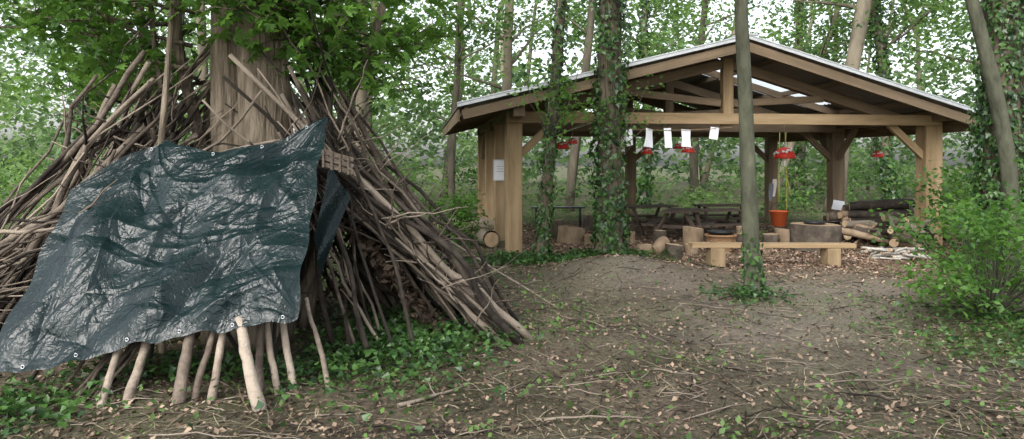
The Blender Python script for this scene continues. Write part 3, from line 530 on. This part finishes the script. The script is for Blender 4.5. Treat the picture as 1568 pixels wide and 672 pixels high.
for p in tops:
    for k in range(6):
        q=p[random.randint(24,39)]; an=random.uniform(0,6.28); L_=random.uniform(1,3.2); e=q+Vector((math.cos(an)*L_,math.sin(an)*L_,random.uniform(0,.9))); w=wob(q,e,6,.1); tb.tube(w,[.04,.033,.027,.02,.014,.008],6); cl+= [tuple(v) for v in w[2:]]
low=[((-3.0,7.1,2.4),(-4.9,7.3,3.1)),((-3.0,7.0,2.7),(-4.6,6.3,3.2)),((-3.2,7.3,2.0),(-4.6,8.2,3.0)),((-2.9,7.0,3.0),(-3.9,6.2,3.05)),((-3.1,7.2,2.9),(-4.3,7.6,2.55)),((-2.7,7.0,3.3),(-3.3,6.0,3.1)),
     ((-2.2,7,2.6),(-1.35,6.6,2.95)),((-2.2,7,3.0),(-1.2,6.7,3.2)),((-2.2,7.1,2.4),(-1.4,7.3,2.6)),((-2.2,7.2,2.9),(-1.0,7.6,2.9)),((-2.2,7,3.2),(-1.85,6.3,2.95)),((-2.2,7,2.9),(-1.6,6.5,2.55)),((-3.0,7.2,2.2),(-5.2,8.4,2.5)),((-3.1,7.1,2.9),(-5.3,7.4,3.0)),((-2.1,7.4,2.7),(-.6,8.2,3.0)),((-3.0,7.3,2.4),(-4.4,7.9,2.2)),((-2.1,6.8,3.3),(-2.0,6.0,2.75)),((-2.3,6.8,3.3),(-2.25,6.1,2.85)),((-2.0,7.0,2.6),(-1.0,7.0,2.3)),((-3.0,7.0,2.5),(-3.7,6.6,2.5))]
lc=[]
for a_,b_ in low:
    w=wob(a_,b_,9,.12); tb.tube(w,[.024-.0024*i for i in range(9)],6)
    for j in range(3,9):
        lc.append(tuple(w[j])); 
        for _ in range(2):
            e=w[j]+Vector((random.uniform(-.4,.4),random.uniform(-.4,.4),random.uniform(-.15,.3))); tb.tube([w[j],w[j].lerp(e,.5)+Vector((0,0,.03)),e],[.007,.005,.003],4); lc.append(tuple(e))
tb.obj('stems_and_branches',M_bark,E)
sprays('low_leaves',lc,.26,8,(.06,.12),PALM,M_leafN,E,flat=.6,spread=.7)
cl=np.array(cl); sprays('crown',cl[rng.integers(0,len(cl),150)]+rng.normal(size=(150,3))*[.8,1.0,.4],.8,34,(.12,.2),PALM,M_leafN,E)
tree('ivy_clad_tree',(.50,12.15),(.55,.1),.095,.07,9,crown=2,ncl=35,per=40,ivy=2600,ivys=(.05,.09),puff=.06,z0=5,mat=M_bark,lean=.15)
tree('ivy_clad_tree',(1.58,12.25),(.1,.1),.21,.16,10,crown=3,ncl=50,per=40,ivy=6400,ivys=(.05,.1),puff=.11,z0=5.5,mat=M_bark)
tree('young_tree',(2.80,8.85),(.0,.1),.095,.07,8,crown=2,ncl=30,per=40,z0=4.5,mat=M_barkg,ivy=1100,iz=.8,puff=.04,lean=.45)
tree('ivy_clad_tree',(6.75,10.3),(.2,.1),.25,.2,9,crown=2.5,ncl=50,per=40,ivy=12000,puff=.15,z0=5)
tree('leaning_tree',(6.7,10.0),(-1.1,.1),.11,.05,9,crown=2,ncl=30,per=40,z0=5,mat=M_barkg,lean=.2)
tree('unseen_shade_tree',(-1.5,-3.0),(.2,.1),.25,.15,9,crown=3.5,ncl=90,per=36,lsize=(.16,.26),z0=4.5,limbs=12)  # unseen tree added behind the camera to shade the near ground
def leafy(name,cent,rad,per,size,mat,T=LEAF,stem=None,flat=.7,spread=.7):
    E=empty(name); tb=TB(); c0=np.mean(cent,0) if stem is None else np.array(stem)
    for c in cent:
        tb.tube(wob(tuple(c0),tuple(c),6,.1),[.012,.01,.008,.006,.005,.003],5)
    tb.obj('stems',M_barkg,E); sprays('leaves',cent,rad,per,size,T,mat,E,flat,spread); return E
c=rng.normal(size=(18,3))*[.38,.3,.4]+[.85,11.9,2.6]; leafy('hazel_shoots',c,.35,22,(.07,.13),M_leafN,stem=(.6,12.15,2.0))
c=rng.normal(size=(10,3))*[.2,.2,.5]+[1.75,12.0,2.3]; leafy('hazel_shoots',c,.25,16,(.06,.1),M_shrub,stem=(1.6,12.2,1.6))
c=rng.random((85,3))*[1.6,1.4,1.0]+[4.1,6.8,.12]; c[:,2]*=(1.15-.35*np.abs(c[:,0]-4.9)); leafy('elder_shrub',c,.24,42,(.05,.095),M_shrub,stem=(4.85,7.6,0))
c=rng.random((80,3))*[2.4,2.2,1.6]+[6.9,10.8,.1]; leafy('elder_shrub',c,.35,42,(.07,.13),M_shrub,stem=(7.5,12,0))
c=rng.random((45,3))*[1.0,.8,.85]+[-1.75,14.2,.1]; leafy('bramble_bush',c,.25,35,(.06,.12),M_shrub,stem=(-1.2,14.6,0))
c=rng.random((60,3))*[2.5,2,1.2]+[-5.6,8.6,.1]; leafy('bramble_bush',c,.4,40,(.06,.12),M_shrub,stem=(-4.5,9.5,0))
bg=[(-3.2,15,.13,0,0),(-10.5,18,.24,.6,4500),(-4.4,20,.16,.2,2500),(-1.9,24,.13,.6,0),(-6.5,16,.12,-.7,0),(-8.2,22,.2,.4,3000),(-.2,27,.22,.4,0),(2.1,25,.17,.9,0),(4.8,27,.14,0,2500),(10.2,24,.3,2.6,0),(9.4,27,.13,3.6,0),(13.2,26,.2,-.6,3000),(17,25,.24,.2,3000),(11.8,31,.22,.2,2500),(-5.8,30,.22,.2,0),(-13.5,29,.25,.8,3000),(21,30,.25,.2,0),(8.6,35,.22,.6,0),(-3.2,36,.2,1.2,0)]
for i,(x,y,r,dx,iv) in enumerate(bg):
    tree('woodland_tree',(x,y),(dx,.3),r,r*.55,random.uniform(11,15),mat=M_barkbg,crown=random.uniform(2.4,3.6),ncl=52,per=38,lsize=(.13,.25),z0=random.uniform(2.6,4.2),limbs=9,ivy=iv,ivys=(.1,.18),puff=.15,flare=.25,lean=.22)
def cloud(name,n,xr,yr,zr,rad,per,size,mat,flat=.4,zp=1,avoid=True,thr=-.12):
    c=rng.random((n,3)); c=c*[xr[1]-xr[0],yr[1]-yr[0],1]+[xr[0],yr[0],0]; c[:,2]=zr[0]+(zr[1]-zr[0])*c[:,2]**zp
    g=np.array([noise.noise(Vector((p[0]*.22,p[1]*.22,p[2]*.35))) for p in c]); c=c[g>thr]
    if avoid: c=c[~((c[:,0]>-2.4)&(c[:,0]<10.5)&(c[:,1]<22.5))]
    e=empty(name); return sprays('leaves',c,rad,per,size,LEAF,mat,e,flat,.75)
cloud('undergrowth',420,(-20,26),(19,34),(.05,1.7),.7,45,(.12,.22),M_leafB,.5,1.3)
cloud('undergrowth',150,(-12,-2.5),(10,18),(.05,1.2),.5,50,(.08,.14),M_shrub,.5,1.3)
cloud('undergrowth',120,(9.5,17),(10,20),(.05,1.8),.6,50,(.09,.16),M_shrub,.5,1.3)
cloud('sapling_foliage',220,(-14,-2.8),(11,20),(1.3,5.5),.7,50,(.09,.17),M_leafB,thr=0)
cloud('sapling_foliage',200,(10,19),(14,24),(1.2,6.5),.7,50,(.11,.19),M_leafB,thr=0)
cloud('sapling_foliage',330,(-16,20),(22.5,30),(2.4,8.5),.9,50,(.14,.24),M_leafB,thr=0)
cloud('distant_woodland',900,(-34,40),(32,46),(.3,12),1.5,50,(.26,.46),M_leafF,thr=-.03)
cloud('distant_woodland',560,(-55,62),(50,66),(.3,11.5),2.4,60,(.45,.8),M_leafF)
tb=TB()
for k in range(16):
    x=random.uniform(-40,48);y=random.uniform(38,60); r=random.uniform(.1,.25); tb.tube(wob((x,y,-.1),(x+random.uniform(-4,4),y,15),8,.12),[r*(1-.06*i) for i in range(8)],8)
E=empty('distant_trees'); tb.obj('trunks',M_barkbg,E)
# ------------------------------------------------------------------ sky, sun, camera
w=bpy.data.worlds.new('World'); S.world=w; w.use_nodes=True; nt=w.node_tree; bgN=nt.nodes['Background']
sk=nt.nodes.new('ShaderNodeTexSky'); sk.sky_type='NISHITA'; sk.sun_disc=False; sk.sun_elevation=math.radians(42); sk.sun_rotation=math.radians(205); sk.dust_density=4; sk.air_density=1.0
hs=nt.nodes.new('ShaderNodeHueSaturation'); hs.inputs['Saturation'].default_value=.3; hs.inputs['Value'].default_value=3.0
nt.links.new(sk.outputs[0],hs.inputs['Color']); nt.links.new(hs.outputs[0],bgN.inputs['Color']); bgN.inputs['Strength'].default_value=.15
sd=bpy.data.lights.new('sun','SUN'); sd.energy=1.5; sd.angle=math.radians(30); sd.color=(1,.98,.95); so=link(bpy.data.objects.new('sun',sd))
az=math.radians(205); el=math.radians(42); d=Vector((math.sin(az)*math.cos(el),math.cos(az)*math.cos(el),math.sin(el))); so.rotation_euler=(-d).to_track_quat('-Z','Y').to_euler()
cd=bpy.data.cameras.new('camera'); cam=link(bpy.data.objects.new('camera',cd)); cam.location=(0,0,1.6); cam.rotation_euler=(math.pi/2,0,0); cd.sensor_width=36; cd.lens=26.2; cd.shift_y=-.0548; cd.clip_end=1000; S.camera=cam
S.view_settings.view_transform='Standard'; S.view_settings.look='None'; S.view_settings.exposure=0
print('VERTS',sum(len(o.data.vertices) for o in bpy.data.objects if o.type=='MESH'))
